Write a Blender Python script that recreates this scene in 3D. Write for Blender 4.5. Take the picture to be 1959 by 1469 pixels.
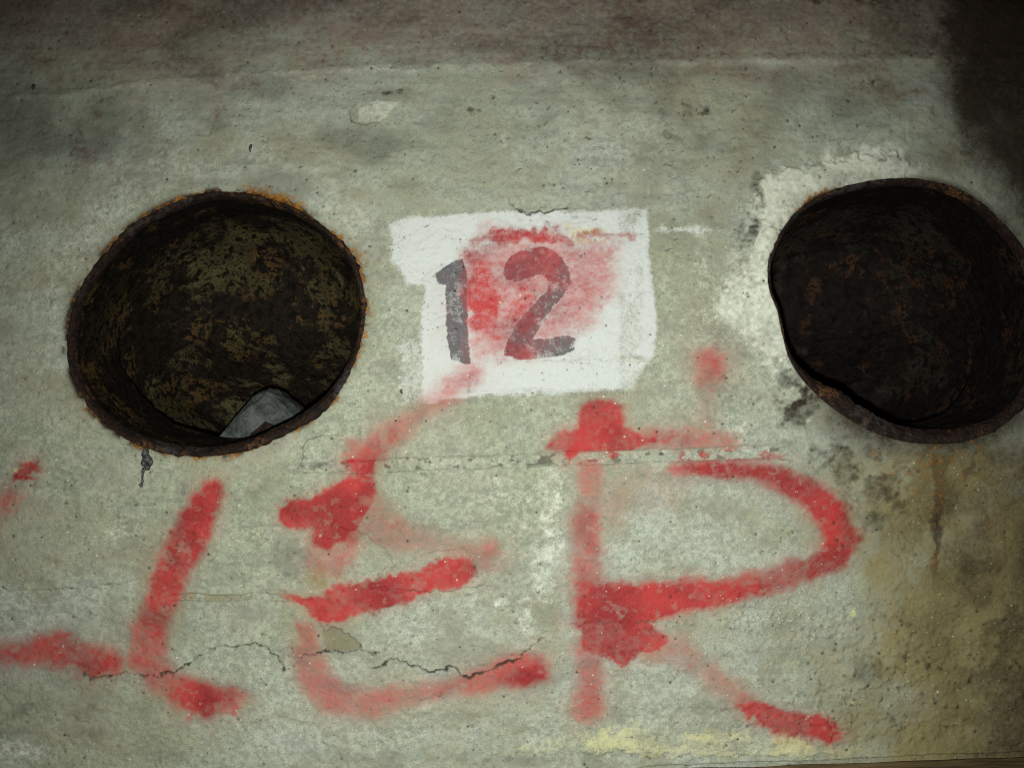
import bpy, bmesh, math, random
import numpy as np
from mathutils import Vector

# ------------------------------------------------------------------ scene, camera, light
for o in list(bpy.data.objects):
    bpy.data.objects.remove(o, do_unlink=True)
scene = bpy.context.scene
COL = scene.collection
random.seed(12)

S = 1.06 / 1959.0          # metres per survey unit on the wall face
CX, CY = 979.5, 734.5      # survey origin = point of the wall straight ahead of the lens
DIST = 0.95                # lens to wall

cam_data = bpy.data.cameras.new('camera')
cam = bpy.data.objects.new('camera', cam_data)
COL.objects.link(cam)
cam.location = (0, -DIST, 0)
cam.rotation_euler = (math.radians(90), 0, 0)
cam_data.sensor_width = 36
cam_data.lens = 36 * DIST / 1.06
cam_data.clip_start = 0.02
cam_data.clip_end = 200
scene.camera = cam

world = bpy.data.worlds.new('World')
scene.world = world
world.use_nodes = True
wn = world.node_tree
sky = wn.nodes.new('ShaderNodeTexSky')
sky.sky_type = 'NISHITA'
sky.sun_disc = False
sky.sun_elevation = math.radians(2)
sky.sun_rotation = math.radians(200)
wn.nodes['Background'].inputs['Strength'].default_value = 0.004
wn.links.new(sky.outputs['Color'], wn.nodes['Background'].inputs['Color'])

# the photograph is lit by the hand-held camera's own flash, a hand's breadth under the lens
fl = bpy.data.lights.new('flash', 'SPOT')
fl.energy = 59
fl.color = (0.965, 1.0, 0.925)
fl.spot_size = math.radians(94)
fl.spot_blend = 1.0
fl.shadow_soft_size = 0.006
flash = bpy.data.objects.new('flash', fl)
COL.objects.link(flash)
flash.location = (-0.012, -DIST, -0.036)
aim = Vector(((1000 - CX) * S, 0, (CY - 990) * S))
flash.rotation_euler = (aim - flash.location).to_track_quat('-Z', 'Y').to_euler()

scene.view_settings.view_transform = 'Standard'
scene.view_settings.look = 'None'
scene.view_settings.exposure = 0
scene.view_settings.gamma = 1
scene.render.engine = 'CYCLES'
scene.cycles.use_denoising = False        # keep the grain of the surface
scene.cycles.max_bounces = 3
scene.cycles.filter_width = 1.15
scene.cycles.adaptive_threshold = 0.03

# ------------------------------------------------------------------ numeric helpers
rng = np.random.default_rng(7)

def sstep(a, b, x):
    t = np.clip((x - a) / (b - a), 0, 1)
    return t * t * (3 - 2 * t)

def axis(lo, hi, step, outer_lo, outer_hi, grow=1.22, cap=0.12):
    core = list(np.arange(lo, hi + step * .5, step))
    a, d = [], step
    x = lo
    while x > outer_lo:
        d = min(d * grow, cap); x -= d; a.append(x)
    b, d = [], step
    x = core[-1]
    while x < outer_hi:
        d = min(d * grow, cap); x += d; b.append(x)
    return np.array(a[::-1] + core + b)

STEP = 0.00104
XA = axis(-0.545, 0.575, STEP, -2.4, 2.4)
ZA = axis(-0.425, 0.41, STEP, -0.46, 1.7)
PXA = XA / S + CX                   # wall coordinates in survey units
PYA = CY - ZA / S                   # (decreasing along the axis)
NX, NZ = len(XA), len(ZA)
PX, PY = np.meshgrid(PXA, PYA)

def vnoise(sx, sy, seed):
    r = np.random.default_rng(seed)
    u = (PXA + 9000) / sx
    v = (PYA + 9000) / sy
    iu = np.floor(u).astype(int); fu = u - iu
    iv = np.floor(v).astype(int); fv = v - iv
    iu -= iu.min(); iv -= iv.min()
    L = r.random((iv.max() + 2, iu.max() + 2)).astype(np.float32)
    fu = fu * fu * (3 - 2 * fu); fv = fv * fv * (3 - 2 * fv)
    A = L[:, iu] * (1 - fu) + L[:, iu + 1] * fu
    return A[iv, :] * (1 - fv)[:, None] + A[iv + 1, :] * fv[:, None]

def fbm(sx, sy, seed, octaves=4, gain=.55):
    out = 0; amp = 1; tot = 0
    for k in range(octaves):
        out = out + amp * vnoise(sx / 2.03 ** k, sy / 2.03 ** k, seed + 31 * k)
        tot += amp; amp *= gain
    return (out / tot - .5) * 1.7 + .5

def window(x0, x1, y0, y1):
    i0, i1 = np.searchsorted(PXA, [x0, x1])
    j0, j1 = np.searchsorted(-PYA, [-y1, -y0])
    return slice(j0, j1), slice(i0, i1)

WX = (fbm(34, 34, 501, 4) - .5)     # outline wobble
WY = (fbm(34, 34, 601, 4) - .5)
FX = (fbm(11, 11, 701, 3) - .5)     # flaky wobble
FY = (fbm(11, 11, 801, 3) - .5)

def put(field, sl, val, mode='max'):
    if mode == 'max':
        field[sl] = np.maximum(field[sl], val)
    elif mode == 'add':
        field[sl] += val
    elif mode == 'sub':
        field[sl] = field[sl] * (1 - val)

def stroke(field, pts, soft=12, wob=8, flake=5, mode='max', group=None, gain=1.0):
    """pts: (x, y, half width, strength)"""
    xs = [p[0] for p in pts]; ys = [p[1] for p in pts]; m = max(p[2] for p in pts) + soft * 4 + wob + flake + 6
    sl = window(min(xs) - m, max(xs) + m, min(ys) - m, max(ys) + m)
    x = PX[sl] + wob * 2 * WX[sl] + flake * 2 * FX[sl]
    y = PY[sl] + wob * 2 * WY[sl] + flake * 2 * FY[sl]
    best = np.zeros_like(x); halo_ = np.zeros_like(x)
    if len(pts) == 1:
        pts = [pts[0], (pts[0][0] + .01,) + tuple(pts[0][1:])]
    for a, b in zip(pts[:-1], pts[1:]):
        dx, dy = b[0] - a[0], b[1] - a[1]
        t = np.clip(((x - a[0]) * dx + (y - a[1]) * dy) / (dx * dx + dy * dy + 1e-9), 0, 1)
        d = np.hypot(x - a[0] - t * dx, y - a[1] - t * dy)
        r = (a[2] + (b[2] - a[2]) * t) * gain
        k = a[3] + (b[3] - a[3]) * t
        best = np.maximum(best, k * sstep(r + soft, r - soft, d))
        halo_ = np.maximum(halo_, .24 * k * sstep(r + 3.0 * soft, r - soft, d))
    if group is not None:
        best = np.maximum(best, halo_)
    put(field, sl, best, mode)
    if group is not None:
        reg(group, sl, best)

def poly_sd(pts, sl, wob=0, flake=0):
    x = PX[sl] + wob * 2 * WX[sl] + flake * 2 * FX[sl]
    y = PY[sl] + wob * 2 * WY[sl] + flake * 2 * FY[sl]
    d = np.full(x.shape, 1e9); ins = np.zeros(x.shape, bool)
    n = len(pts)
    for i in range(n):
        ax, ay = pts[i]; bx, by = pts[(i + 1) % n]
        dx, dy = bx - ax, by - ay
        t = np.clip(((x - ax) * dx + (y - ay) * dy) / (dx * dx + dy * dy + 1e-9), 0, 1)
        d = np.minimum(d, np.hypot(x - ax - t * dx, y - ay - t * dy))
        if ay != by:
            c = ((ay > y) != (by > y)) & (x < (bx - ax) * (y - ay) / (by - ay) + ax)
            ins ^= c
    return np.where(ins, d, -d)       # positive inside

def poly(field, pts, k=1.0, soft=5, wob=6, flake=4, mode='max', group=None):
    xs = [p[0] for p in pts]; ys = [p[1] for p in pts]; m = soft * 2 + wob + flake + (40 if group else 6)
    sl = window(min(xs) - m, max(xs) + m, min(ys) - m, max(ys) + m)
    sd_ = poly_sd(pts, sl, wob, flake)
    v = k * sstep(-soft, soft, sd_)
    if group is not None:
        v = np.maximum(v, .24 * k * sstep(-30, 4, sd_))
    put(field, sl, v, mode)
    if group is not None:
        reg(group, sl, v)
    return sl, v

TEX = fbm(15, 11, 990, 4)
TEXL = fbm(60, 46, 991, 6, .65)
def blob(field, x, y, rx, ry, k=1.0, mode='max', rough=.9, seed=0):
    m = 2.3
    sl = window(x - rx * m, x + rx * m, y - ry * m, y + ry * m)
    d = np.hypot((PX[sl] - x) / rx, (PY[sl] - y) / ry)
    d = d + rough * (WX[sl] + WY[sl]) * 1.2 + rough * .35 * (FX[sl] + FY[sl])
    put(field, sl, k * sstep(1.6, .2, d) * np.clip(.15 + 1.45 * (TEX[sl] if rx < 26 else .35 * TEX[sl] + .65 * TEXL[sl]), 0, 1.25), mode)

def zeros():
    return np.zeros((NZ, NX))

def spline(pts, n):
    """closed Catmull-Rom through pts, resampled to n even points"""
    P = np.array(pts, float); m = len(P); out = []
    for i in range(m):
        p0, p1, p2, p3 = P[i - 1], P[i], P[(i + 1) % m], P[(i + 2) % m]
        for t in np.linspace(0, 1, 24, endpoint=False):
            out.append(.5 * (2 * p1 + (p2 - p0) * t + (2 * p0 - 5 * p1 + 4 * p2 - p3) * t * t + (3 * p1 - p0 - 3 * p2 + p3) * t ** 3))
    out = np.array(out)
    seg = np.hypot(*(np.roll(out, -1, 0) - out).T)
    cum = np.concatenate([[0], np.cumsum(seg)])
    q = np.linspace(0, cum[-1], n, endpoint=False)
    closed = np.vstack([out, out[:1]])
    return np.stack([np.interp(q, cum, closed[:, 0]), np.interp(q, cum, closed[:, 1])], 1)

# ------------------------------------------------------------------ material helpers
class NT:
    def __init__(self, name):
        self.m = bpy.data.materials.new(name); self.m.use_nodes = True
        self.t = self.m.node_tree; self.n = self.t.nodes; self.l = self.t.links
        self.n.clear()
        self.out = self.n.new('ShaderNodeOutputMaterial')
        self.b = self.n.new('ShaderNodeBsdfPrincipled')
        self.l.new(self.b.outputs[0], self.out.inputs[0])
        self.co = self.n.new('ShaderNodeTexCoord').outputs['Object']
    def put(self, sock, v):
        if hasattr(v, 'is_output') or isinstance(v, bpy.types.NodeSocket): self.l.new(v, sock)
        elif isinstance(v, (tuple, list)): sock.default_value = tuple(v) + ((1,) if len(v) == 3 and sock.type == 'RGBA' else ())
        else: sock.default_value = v
    def math(self, op, a, b=0.0, c=None, clamp=False):
        n = self.n.new('ShaderNodeMath'); n.operation = op; n.use_clamp = clamp
        self.put(n.inputs[0], a); self.put(n.inputs[1], b)
        if c is not None: self.put(n.inputs[2], c)
        return n.outputs[0]
    def map(self, v, a, b, c=0.0, d=1.0, smooth=True):
        n = self.n.new('ShaderNodeMapRange'); n.interpolation_type = 'SMOOTHSTEP' if smooth else 'LINEAR'
        self.put(n.inputs[0], v)
        for i, k in enumerate((a, b, c, d)): self.put(n.inputs[i + 1], k)
        return n.outputs[0]
    def mix(self, f, a, b, mode='MIX'):
        n = self.n.new('ShaderNodeMix'); n.data_type = 'RGBA'; n.blend_type = mode; n.clamp_factor = True
        self.put(n.inputs[0], f); self.put(n.inputs[6], a); self.put(n.inputs[7], b)
        return n.outputs[2]
    def noise(self, scale, detail=4, rough=.6, dist=0.0, stretch=None):
        n = self.n.new('ShaderNodeTexNoise'); n.inputs['Scale'].default_value = scale
        n.inputs['Detail'].default_value = detail; n.inputs['Roughness'].default_value = rough
        n.inputs['Distortion'].default_value = dist
        co = self.co
        if stretch:
            m = self.n.new('ShaderNodeMapping'); m.inputs['Scale'].default_value = stretch
            self.l.new(co, m.inputs['Vector']); co = m.outputs[0]
        self.l.new(co, n.inputs['Vector'])
        return n.outputs['Fac']
    def voro(self, scale, rand=1.0):
        n = self.n.new('ShaderNodeTexVoronoi'); n.inputs['Scale'].default_value = scale
        n.inputs['Randomness'].default_value = rand
        self.l.new(self.co, n.inputs['Vector'])
        return n
    def attr(self, name):
        a = self.n.new('ShaderNodeAttribute'); a.attribute_name = name
        s = self.n.new('ShaderNodeSeparateColor'); self.l.new(a.outputs['Color'], s.inputs[0])
        return s.outputs[0], s.outputs[1], s.outputs[2], a.outputs['Alpha']
    def bump(self, h, dist, strength=1.0, prev=None):
        n = self.n.new('ShaderNodeBump'); n.inputs['Distance'].default_value = dist
        n.inputs['Strength'].default_value = strength
        self.put(n.inputs['Height'], h)
        if prev: self.l.new(prev, n.inputs['Normal'])
        return n.outputs[0]

# ------------------------------------------------------------------ wall material
def wall_material():
    t = NT('painted_concrete')
    red, white, black, yellow = t.attr('paint')
    grime_shade, rust, pale, pink = t.attr('stain')
    olive, crack, speck, blue = t.attr('mark')
    n_big, n_mid, n_sm, n_streak = t.attr('tone')
    n_fine = t.noise(640, 2, .7)
    n_grain = t.noise(1400, 1, .7)
    base = t.mix(t.map(n_big, .3, .7), (.250, .268, .196), (.312, .330, .274))
    base = t.mix(t.map(n_mid, .35, .72), base, (.318, .324, .248))
    base = t.mix(t.map(n_streak, .52, .75, 0, .35), base, (.19, .20, .165))
    # sand grain: light and dark grains of the cement skin
    g = t.math('MULTIPLY', t.map(n_fine, .25, .75, .74, 1.25, False), t.map(n_sm, .28, .72, .84, 1.13, False))
    g = t.math('MULTIPLY', g, t.map(n_grain, .2, .8, .74, 1.27, False))
    base = t.mix(1.0, base, g, 'MULTIPLY')
    def dots(scale, lo, hi, share):
        v = t.voro(scale)
        sc = t.n.new('ShaderNodeSeparateColor'); t.l.new(v.outputs['Color'], sc.inputs[0])
        rad = t.map(sc.outputs[1], 0, 1, lo, hi, False)
        d = t.map(t.math('SUBTRACT', v.outputs['Distance'], rad), .03, -.03)
        return t.math('MULTIPLY', d, t.math('LESS_THAN', sc.outputs[0], share))
    pores = dots(205, .06, .20, .30)
    grains = dots(150, .05, .17, .34)
    base = t.mix(t.map(n_big, .35, .6, .0, .55), base, t.mix(1.0, base, (.95, .97, .97), 'MULTIPLY'))
    base = t.mix(t.math('MULTIPLY', t.map(n_mid, .46, .78), .5), base, (.175, .175, .135))
    def cover(m, amp, nz=n_fine, lo=.30, hi=.70, keep=None):
        e = t.math('MULTIPLY', t.math('SUBTRACT', nz, .5), amp)
        q = t.map(t.math('ADD', m, e), lo, hi)
        q = t.math('MULTIPLY', q, t.map(m, 0.0, .14))
        return q
    speckle = t.math('ADD', t.math('MULTIPLY', n_fine, .72), t.math('MULTIPLY', n_sm, .28))
    # stains; the dark layer also carries flash falloff as colour
    c = t.mix(t.math('MULTIPLY', cover(olive, .35, n_sm, .02, 1.0), .9), base, t.mix(n_mid, (.122, .085, .028), (.245, .208, .088)))
    c = t.mix(cover(pale, 1.1, speckle, .12, 1.0), c, t.mix(n_sm, (.37, .385, .32), (.62, .63, .53)))
    c = t.mix(t.math('MULTIPLY', cover(pink, .6, n_sm, .05, 1.0), .75), c, t.mix(n_mid, (.082, .043, .043), (.205, .108, .095)))
    gr = cover(grime_shade, .75, speckle, .05, .95)
    c = t.mix(t.math('MULTIPLY', gr, .97), c, t.mix(n_sm, (.011, .007, .005), (.034, .023, .016)))
    c = t.mix(cover(rust, .8, n_sm, .15, .85), c, t.mix(t.map(speckle, .35, .65), (.040, .017, .007), (.27, .118, .022)))
    # paints
    wcov = t.math('MULTIPLY', cover(white, 1.0, speckle, .12, .85), .96)
    c = t.mix(wcov, c, t.mix(n_fine, (.425, .44, .425), (.52, .535, .52)))
    ycov = cover(yellow, 1.2, speckle, .1, 1.0)
    c = t.mix(t.math('MULTIPLY', ycov, .72), c, (.54, .51, .25))
    bcov = cover(black, 1.5, speckle, .20, .85)
    c = t.mix(t.math('MULTIPLY', bcov, .93), c, t.mix(n_fine, (.026, .028, .033), (.105, .106, .116)))
    c = t.mix(t.math('MULTIPLY', blue, .8), c, (.07, .12, .13))
    redcol = t.mix(t.map(t.math('ADD', t.math('MULTIPLY', n_mid, .55), t.math('MULTIPLY', n_fine, .45)), .36, .64), (.225, .012, .015), (.385, .028, .029))
    rsoft = t.math('ADD', red, t.math('MULTIPLY', t.math('MULTIPLY', t.math('SUBTRACT', speckle, .5), 1.0), t.map(red, .02, .3)), clamp=True)
    rcov = t.math('MULTIPLY', t.map(rsoft, .03, .90, 0, 1, False), .96)
    c = t.mix(t.math('MULTIPLY', rcov, t.math('SUBTRACT', 1.0, t.math('MULTIPLY', bcov, .30))), c, redcol)
    c = t.mix(t.math('MULTIPLY', t.math('MULTIPLY', grains, .28), t.math('SUBTRACT', 1.0, t.math('MAXIMUM', gr, t.math('MULTIPLY', rcov, .8)), clamp=True)), c, (.50, .51, .44))
    c = t.mix(t.math('MULTIPLY', t.math('MULTIPLY', t.math('MULTIPLY', pores, .5), t.math('SUBTRACT', 1.0, t.math('MULTIPLY', rcov, .7))), t.map(n_big, .35, .6, .25, 1.0)), c, (.045, .046, .035))
    # flakes, exposed grains and dirt in pores and cracks
    c = t.mix(t.math('MULTIPLY', cover(speck, .5, n_fine), t.math('SUBTRACT', .8, t.math('MULTIPLY', gr, .8))), c, (.50, .50, .43))
    c = t.mix(t.math('MULTIPLY', cover(crack, .35, n_fine, .15, .85), .92), c, (.022, .022, .016))
    t.put(t.b.inputs['Base Color'], c)
    t.put(t.b.inputs['Roughness'], t.map(t.math('MAXIMUM', rcov, wcov), 0, 1, .88, .74, False))
    t.put(t.b.inputs['Specular IOR Level'], t.map(gr, 0, 1, .18, .04, False))
    h = t.math('ADD', t.math('MULTIPLY', n_fine, .55), t.math('MULTIPLY', n_sm, 1.0))
    nb = t.bump(h, .0011, .6)
    nb = t.bump(n_grain, .0006, .6, nb)
    t.put(t.b.inputs['Normal'], nb)
    return t.m

def rust_material(name, dark, mid, bright, patch, patch_lo=.56, patch_amt=.8, scale=1.0, spec=.12, deep=None):
    t = NT(name)
    n1 = t.noise(16 * scale, 5, .68, .25)
    n2 = t.noise(85 * scale, 5, .70, .1)
    n3 = t.noise(520, 3, .7)
    n4 = t.noise(9 * scale, 6, .70, .3)
    c = t.mix(t.map(n2, .38, .66), dark, mid)
    c = t.mix(t.math('MULTIPLY', t.map(n1, .52, .60), t.map(n2, .46, .54)), c, bright)
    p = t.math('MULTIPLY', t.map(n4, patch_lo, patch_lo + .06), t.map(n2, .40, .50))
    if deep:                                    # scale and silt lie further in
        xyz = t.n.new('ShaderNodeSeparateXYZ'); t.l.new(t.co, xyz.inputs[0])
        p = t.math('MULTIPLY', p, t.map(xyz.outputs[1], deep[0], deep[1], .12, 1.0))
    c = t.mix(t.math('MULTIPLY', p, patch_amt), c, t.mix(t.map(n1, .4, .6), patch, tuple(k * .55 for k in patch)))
    c = t.mix(1.0, c, t.map(n3, .25, .75, .30, 1.7, False), 'MULTIPLY')
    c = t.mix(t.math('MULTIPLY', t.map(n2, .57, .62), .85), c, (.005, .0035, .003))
    t.put(t.b.inputs['Base Color'], c)
    t.put(t.b.inputs['Roughness'], t.map(n3, .3, .7, .6, .95, False))
    t.b.inputs['Specular IOR Level'].default_value = spec
    h = t.math('ADD', t.math('MULTIPLY', n2, 1.0), t.math('MULTIPLY', n3, .35))
    t.put(t.b.inputs['Normal'], t.bump(h, .004, .7))
    return t.m

def simple_material(name, c1, c2, scale=60, rough=.7, bump=.002, stretch=None, spec=.3):
    t = NT(name)
    n1 = t.noise(scale, 6, .65, .5, stretch)
    n2 = t.noise(scale * 7, 4, .65, 0, stretch)
    f = t.math('ADD', t.math('MULTIPLY', n1, .65), t.math('MULTIPLY', n2, .35))
    c = t.mix(t.map(f, .36, .64), c1, c2)
    t.put(t.b.inputs['Base Color'], c)
    t.b.inputs['Roughness'].default_value = rough
    t.b.inputs['Specular IOR Level'].default_value = spec
    t.put(t.b.inputs['Normal'], t.bump(f, bump, .7))
    return t.m

M_WALL = wall_material()
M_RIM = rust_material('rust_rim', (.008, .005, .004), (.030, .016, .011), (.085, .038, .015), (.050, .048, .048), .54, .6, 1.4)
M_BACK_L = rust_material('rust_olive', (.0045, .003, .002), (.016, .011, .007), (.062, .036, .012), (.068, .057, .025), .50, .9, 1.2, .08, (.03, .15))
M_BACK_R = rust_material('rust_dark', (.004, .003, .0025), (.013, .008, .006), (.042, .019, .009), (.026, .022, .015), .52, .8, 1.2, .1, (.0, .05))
M_SLEEVE = M_RIM
M_STONE = simple_material('grey_stone', (.016, .021, .021), (.078, .086, .078), 40, .75, .0015)
M_WOOD = simple_material('weathered_wood', (.055, .038, .020), (.24, .165, .08), 26, .75, .002, (.25, 3, 3))
M_TAR = simple_material('dark_drip', (.012, .011, .012), (.075, .072, .08), 240, .45, .001)
M_GROUND = simple_material('dirty_floor', (.05, .046, .038), (.14, .13, .11), 6, .9, .004)
M_CORE = simple_material('plain_concrete', (.20, .20, .17), (.30, .30, .26), 9, .9, .003)

# ------------------------------------------------------------------ object helpers
def tag(o, label=None, cat=None, group=None, kind=None):
    if label: o['label'] = label
    if cat: o['category'] = cat
    if group: o['group'] = group
    if kind: o['kind'] = kind
    return o

def mesh_np(name, verts, quads, mat, parent=None, smooth=True, attrs=None):
    me = bpy.data.meshes.new(name)
    nv, nq = len(verts), len(quads)
    me.vertices.add(nv); me.vertices.foreach_set('co', np.ascontiguousarray(verts, np.float32).ravel())
    me.loops.add(nq * 4); me.loops.foreach_set('vertex_index', np.ascontiguousarray(quads, np.int32).ravel())
    me.polygons.add(nq)
    me.polygons.foreach_set('loop_start', np.arange(0, nq * 4, 4, dtype=np.int32))
    me.polygons.foreach_set('use_smooth', np.full(nq, smooth))
    me.update(calc_edges=True)
    for k, v in (attrs or {}).items():
        a = me.attributes.new(k, 'FLOAT_COLOR', 'POINT')
        a.data.foreach_set('color', np.ascontiguousarray(v, np.float32).ravel())
    me.materials.append(mat)
    o = bpy.data.objects.new(name, me); COL.objects.link(o); o.parent = parent
    return o

def from_bm(name, bm, mat, parent=None, smooth=True):
    me = bpy.data.meshes.new(name); bm.to_mesh(me); bm.free()
    for p in me.polygons: p.use_smooth = smooth
    me.materials.append(mat)
    o = bpy.data.objects.new(name, me); COL.objects.link(o); o.parent = parent
    return o

def empty(name, loc=(0, 0, 0)):
    o = bpy.data.objects.new(name, None); COL.objects.link(o); o.location = loc
    return o

# ------------------------------------------------------------------ survey of the wall: openings
HOLE_L = [(390, 373), (440, 371), (488, 377), (562, 399), (623, 440), (668, 489), (690, 542), (695, 595), (688, 649), (668, 706), (639, 755),
          (595, 796), (550, 824), (488, 851), (427, 867), (374, 871), (309, 861), (256, 843), (202, 808), (166, 767), (141, 718),
          (131, 665), (137, 612), (153, 563), (182, 514), (223, 465), (264, 428), (325, 395)]
HOLE_R = [(1471, 509), (1482, 472), (1502, 435), (1535, 398), (1580, 372), (1645, 353), (1714, 345), (1760, 347), (1820, 360), (1869, 386),
          (1910, 423), (1950, 470), (1985, 540), (2000, 615), (1992, 690), (1965, 760), (1915, 812), (1849, 840), (1788, 846), (1726, 840), (1669, 822),
          (1624, 798), (1575, 764), (1535, 723), (1508, 680), (1497, 639), (1489, 594), (1474, 555)]
OUT_L = spline(HOLE_L, 420)
OUT_R = spline(HOLE_R, 420)

# ------------------------------------------------------------------ paint, stain and relief maps, all on the wall face
red, white, black, yellow = zeros(), zeros(), zeros(), zeros()
grime_shade, rust, pale, pink = zeros(), zeros(), zeros(), zeros()
olive, crack, speck, blue = zeros(), zeros(), zeros(), zeros()
H = zeros()                                            # relief, metres towards the viewer
OWNER = np.zeros((NZ, NX), np.int16); OWNER_V = zeros()

def reg(g, sl, v):
    k = v > OWNER_V[sl]
    OWNER[sl] = np.where(k, g, OWNER[sl]); OWNER_V[sl] = np.where(k, v, OWNER_V[sl])

# ---- red spray paint
G_TAIL, G_MARK, G_L, G_E, G_R, G_DOT, G_SMEAR, G_FOOT, G_DIAG = range(1, 10)
stroke(red, [(-120, 1262, 20, .6), (0, 1248, 17, .7), (60, 1246, 22, .75), (130, 1244, 24, .8), (185, 1266, 26, .9), (208, 1268, 20, .9)], 18, 7, 3, group=G_TAIL, gain=1.3)
poly(red, [(150, 1262), (222, 1250), (205, 1285), (180, 1302), (156, 1282)], 1.0, 6, 5, 2, group=G_TAIL)
poly(red, [(36, 886), (76, 878), (78, 900), (52, 908), (70, 918), (24, 922), (30, 905)], .9, 6, 5, 3, group=G_MARK)
stroke(red, [(-30, 985, 25, .5), (16, 950, 18, .6), (45, 935, 10, .3)], 26, 8, 2, group=G_MARK, gain=1.22)
stroke(red, [(402, 945, 18, .95), (372, 1000, 24, 1), (345, 1060, 25, .9), (318, 1120, 22, .85), (300, 1165, 20, .75), (284, 1205, 23, .8), (280, 1255, 24, .8),
             (312, 1300, 20, .75), (352, 1326, 20, .85), (398, 1340, 22, .95), (440, 1336, 16, .85), (478, 1331, 7, .5)], 16, 5, 2, group=G_L, gain=1.55)
poly(red, [(352, 1340), (400, 1335), (462, 1338), (455, 1366), (430, 1352), (400, 1352), (362, 1380)], .75, 8, 5, 5, group=G_L)
stroke(red, [(905, 715, 16, .6), (862, 742, 18, .55), (805, 787, 14, .55), (750, 830, 20, .6), (706, 868, 22, .75), (690, 885, 20, .9)], 23, 5, 2, group=G_DIAG, gain=1.35)
poly(red, [(655, 830), (690, 838), (702, 870), (672, 885), (648, 880), (662, 860)], .55, 12, 6, 3, group=G_DIAG)
poly(red, [(624, 930), (663, 913), (690, 905), (717, 911), (722, 946), (707, 976), (685, 1011), (663, 1041), (630, 1055), (600, 1050), (593, 1017), (558, 1013), (534, 998), (532, 976), (550, 959), (598, 948)], 1.0, 10, 5, 4, group=G_E)
stroke(red, [(640, 1030, 40, .7), (622, 1072, 28, .45)], 26, 10, 4, group=G_E, gain=1.42)
poly(red, [(648, 884), (690, 870), (722, 876), (716, 908), (672, 914), (690, 900)], .95, 6, 4, 3, group=G_E)
stroke(red, [(700, 985, 32, .5), (770, 1025, 20, .42), (850, 1040, 18, .38), (932, 1062, 20, .62), (965, 1072, 6, .25)], 26, 10, 3, group=G_E, gain=1.42)
poly(red, [(541, 1137), (624, 1137), (650, 1115), (724, 1105), (802, 1087), (863, 1061), (898, 1061), (912, 1085), (907, 1108), (885, 1119), (829, 1129), (776, 1150), (724, 1168), (672, 1181), (628, 1194), (600, 1186), (580, 1162)], 1.0, 8, 4, 5, group=G_E)
poly(red, [(562, 1186), (598, 1192), (622, 1244), (582, 1252)], .6, 9, 4, 3, group=G_E)
stroke(red, [(585, 1250, 22, .6), (597, 1290, 24, .65), (640, 1332, 24, .7), (705, 1345, 18, .62), (785, 1330, 15, .6), (860, 1312, 15, .62), (925, 1302, 17, .75), (975, 1287, 22, .95), (1022, 1283, 20, .95)], 20, 5, 2, group=G_E, gain=1.42)
poly(red, [(928, 1306), (985, 1250), (1012, 1250), (1050, 1276), (1046, 1300), (1010, 1316)], .92, 12, 5, 2, group=G_E)
poly(red, [(1110, 778), (1129, 761), (1169, 760), (1189, 773), (1196, 815), (1231, 832), (1275, 843), (1225, 858), (1186, 866), (1174, 883), (1162, 868), (1146, 866), (1112, 868), (1087, 886), (1073, 866), (1039, 858), (1062, 832), (1105, 812)], 1.0, 9, 4, 3, group=G_R)
stroke(red, [(1240, 842, 16, .75), (1330, 836, 16, .6), (1400, 846, 14, .5)], 20, 6, 2, group=G_R, gain=1.34)
poly(red, [(1290, 864), (1365, 858), (1470, 862), (1520, 872), (1440, 884), (1300, 882)], .68, 8, 6, 8, group=G_R)
stroke(red, [(1355, 690, 22, .75), (1358, 715, 22, .7), (1352, 760, 14, .3), (1352, 830, 16, .38)], 27, 6, 2, group=G_DOT, gain=1.35)
stroke(red, [(1293, 894, 9, .9), (1355, 895, 13, .95), (1440, 901, 15, .9), (1496, 917, 20, .85), (1553, 948, 24, .85), (1587, 982, 25, .95), (1609, 1024, 24, .95),
             (1594, 1061, 22, .9), (1553, 1084, 19, .85), (1468, 1111, 19, .85), (1383, 1131, 21, .9), (1299, 1142, 26, .95), (1214, 1156, 31, 1), (1150, 1160, 36, 1)], 14, 5, 3, group=G_R, gain=1.34)
stroke(red, [(1129, 905, 20, .55), (1129, 956, 22, .40), (1122, 1001, 24, .72), (1122, 1063, 24, .66), (1128, 1120, 24, .8), (1130, 1165, 28, .95)], 20, 8, 4, group=G_R, gain=1.34)
stroke(red, [(1150, 960, 40, .22), (1260, 930, 40, .18), (1320, 905, 14, .3)], 39, 8, 4, group=G_R, gain=1.34)
poly(red, [(1108, 1184), (1180, 1190), (1237, 1186), (1280, 1221), (1265, 1243), (1220, 1250), (1194, 1272), (1180, 1279), (1169, 1261), (1141, 1258), (1112, 1240)], 1.0, 6, 4, 5, group=G_R)
stroke(red, [(1128, 1240, 24, .7), (1126, 1300, 22, .65), (1120, 1345, 24, .7)], 20, 7, 3, group=G_R, gain=1.34)
stroke(red, [(1230, 1222, 26, .55), (1300, 1250, 20, .42), (1350, 1285, 18, .32), (1400, 1325, 18, .34), (1430, 1345, 16, .5)], 23, 7, 2, group=G_FOOT, gain=1.4)
poly(red, [(1402, 1346), (1440, 1337), (1524, 1357), (1598, 1379), (1620, 1399), (1587, 1425), (1558, 1414), (1485, 1409), (1476, 1391), (1428, 1374)], .92, 10, 5, 6, group=G_FOOT)
worn_2 = fbm(38, 30, 64, 5)
red *= 1 - .16 * sstep(.56, .9, worn_2)
worn_r = fbm(70, 60, 61, 4); chip_r = fbm(15, 13, 62, 4)
red *= (.82 + .20 * sstep(.3, .65, worn_r)) * (1 - .28 * sstep(.64, .82, chip_r) * sstep(.4, .65, worn_r))
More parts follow.
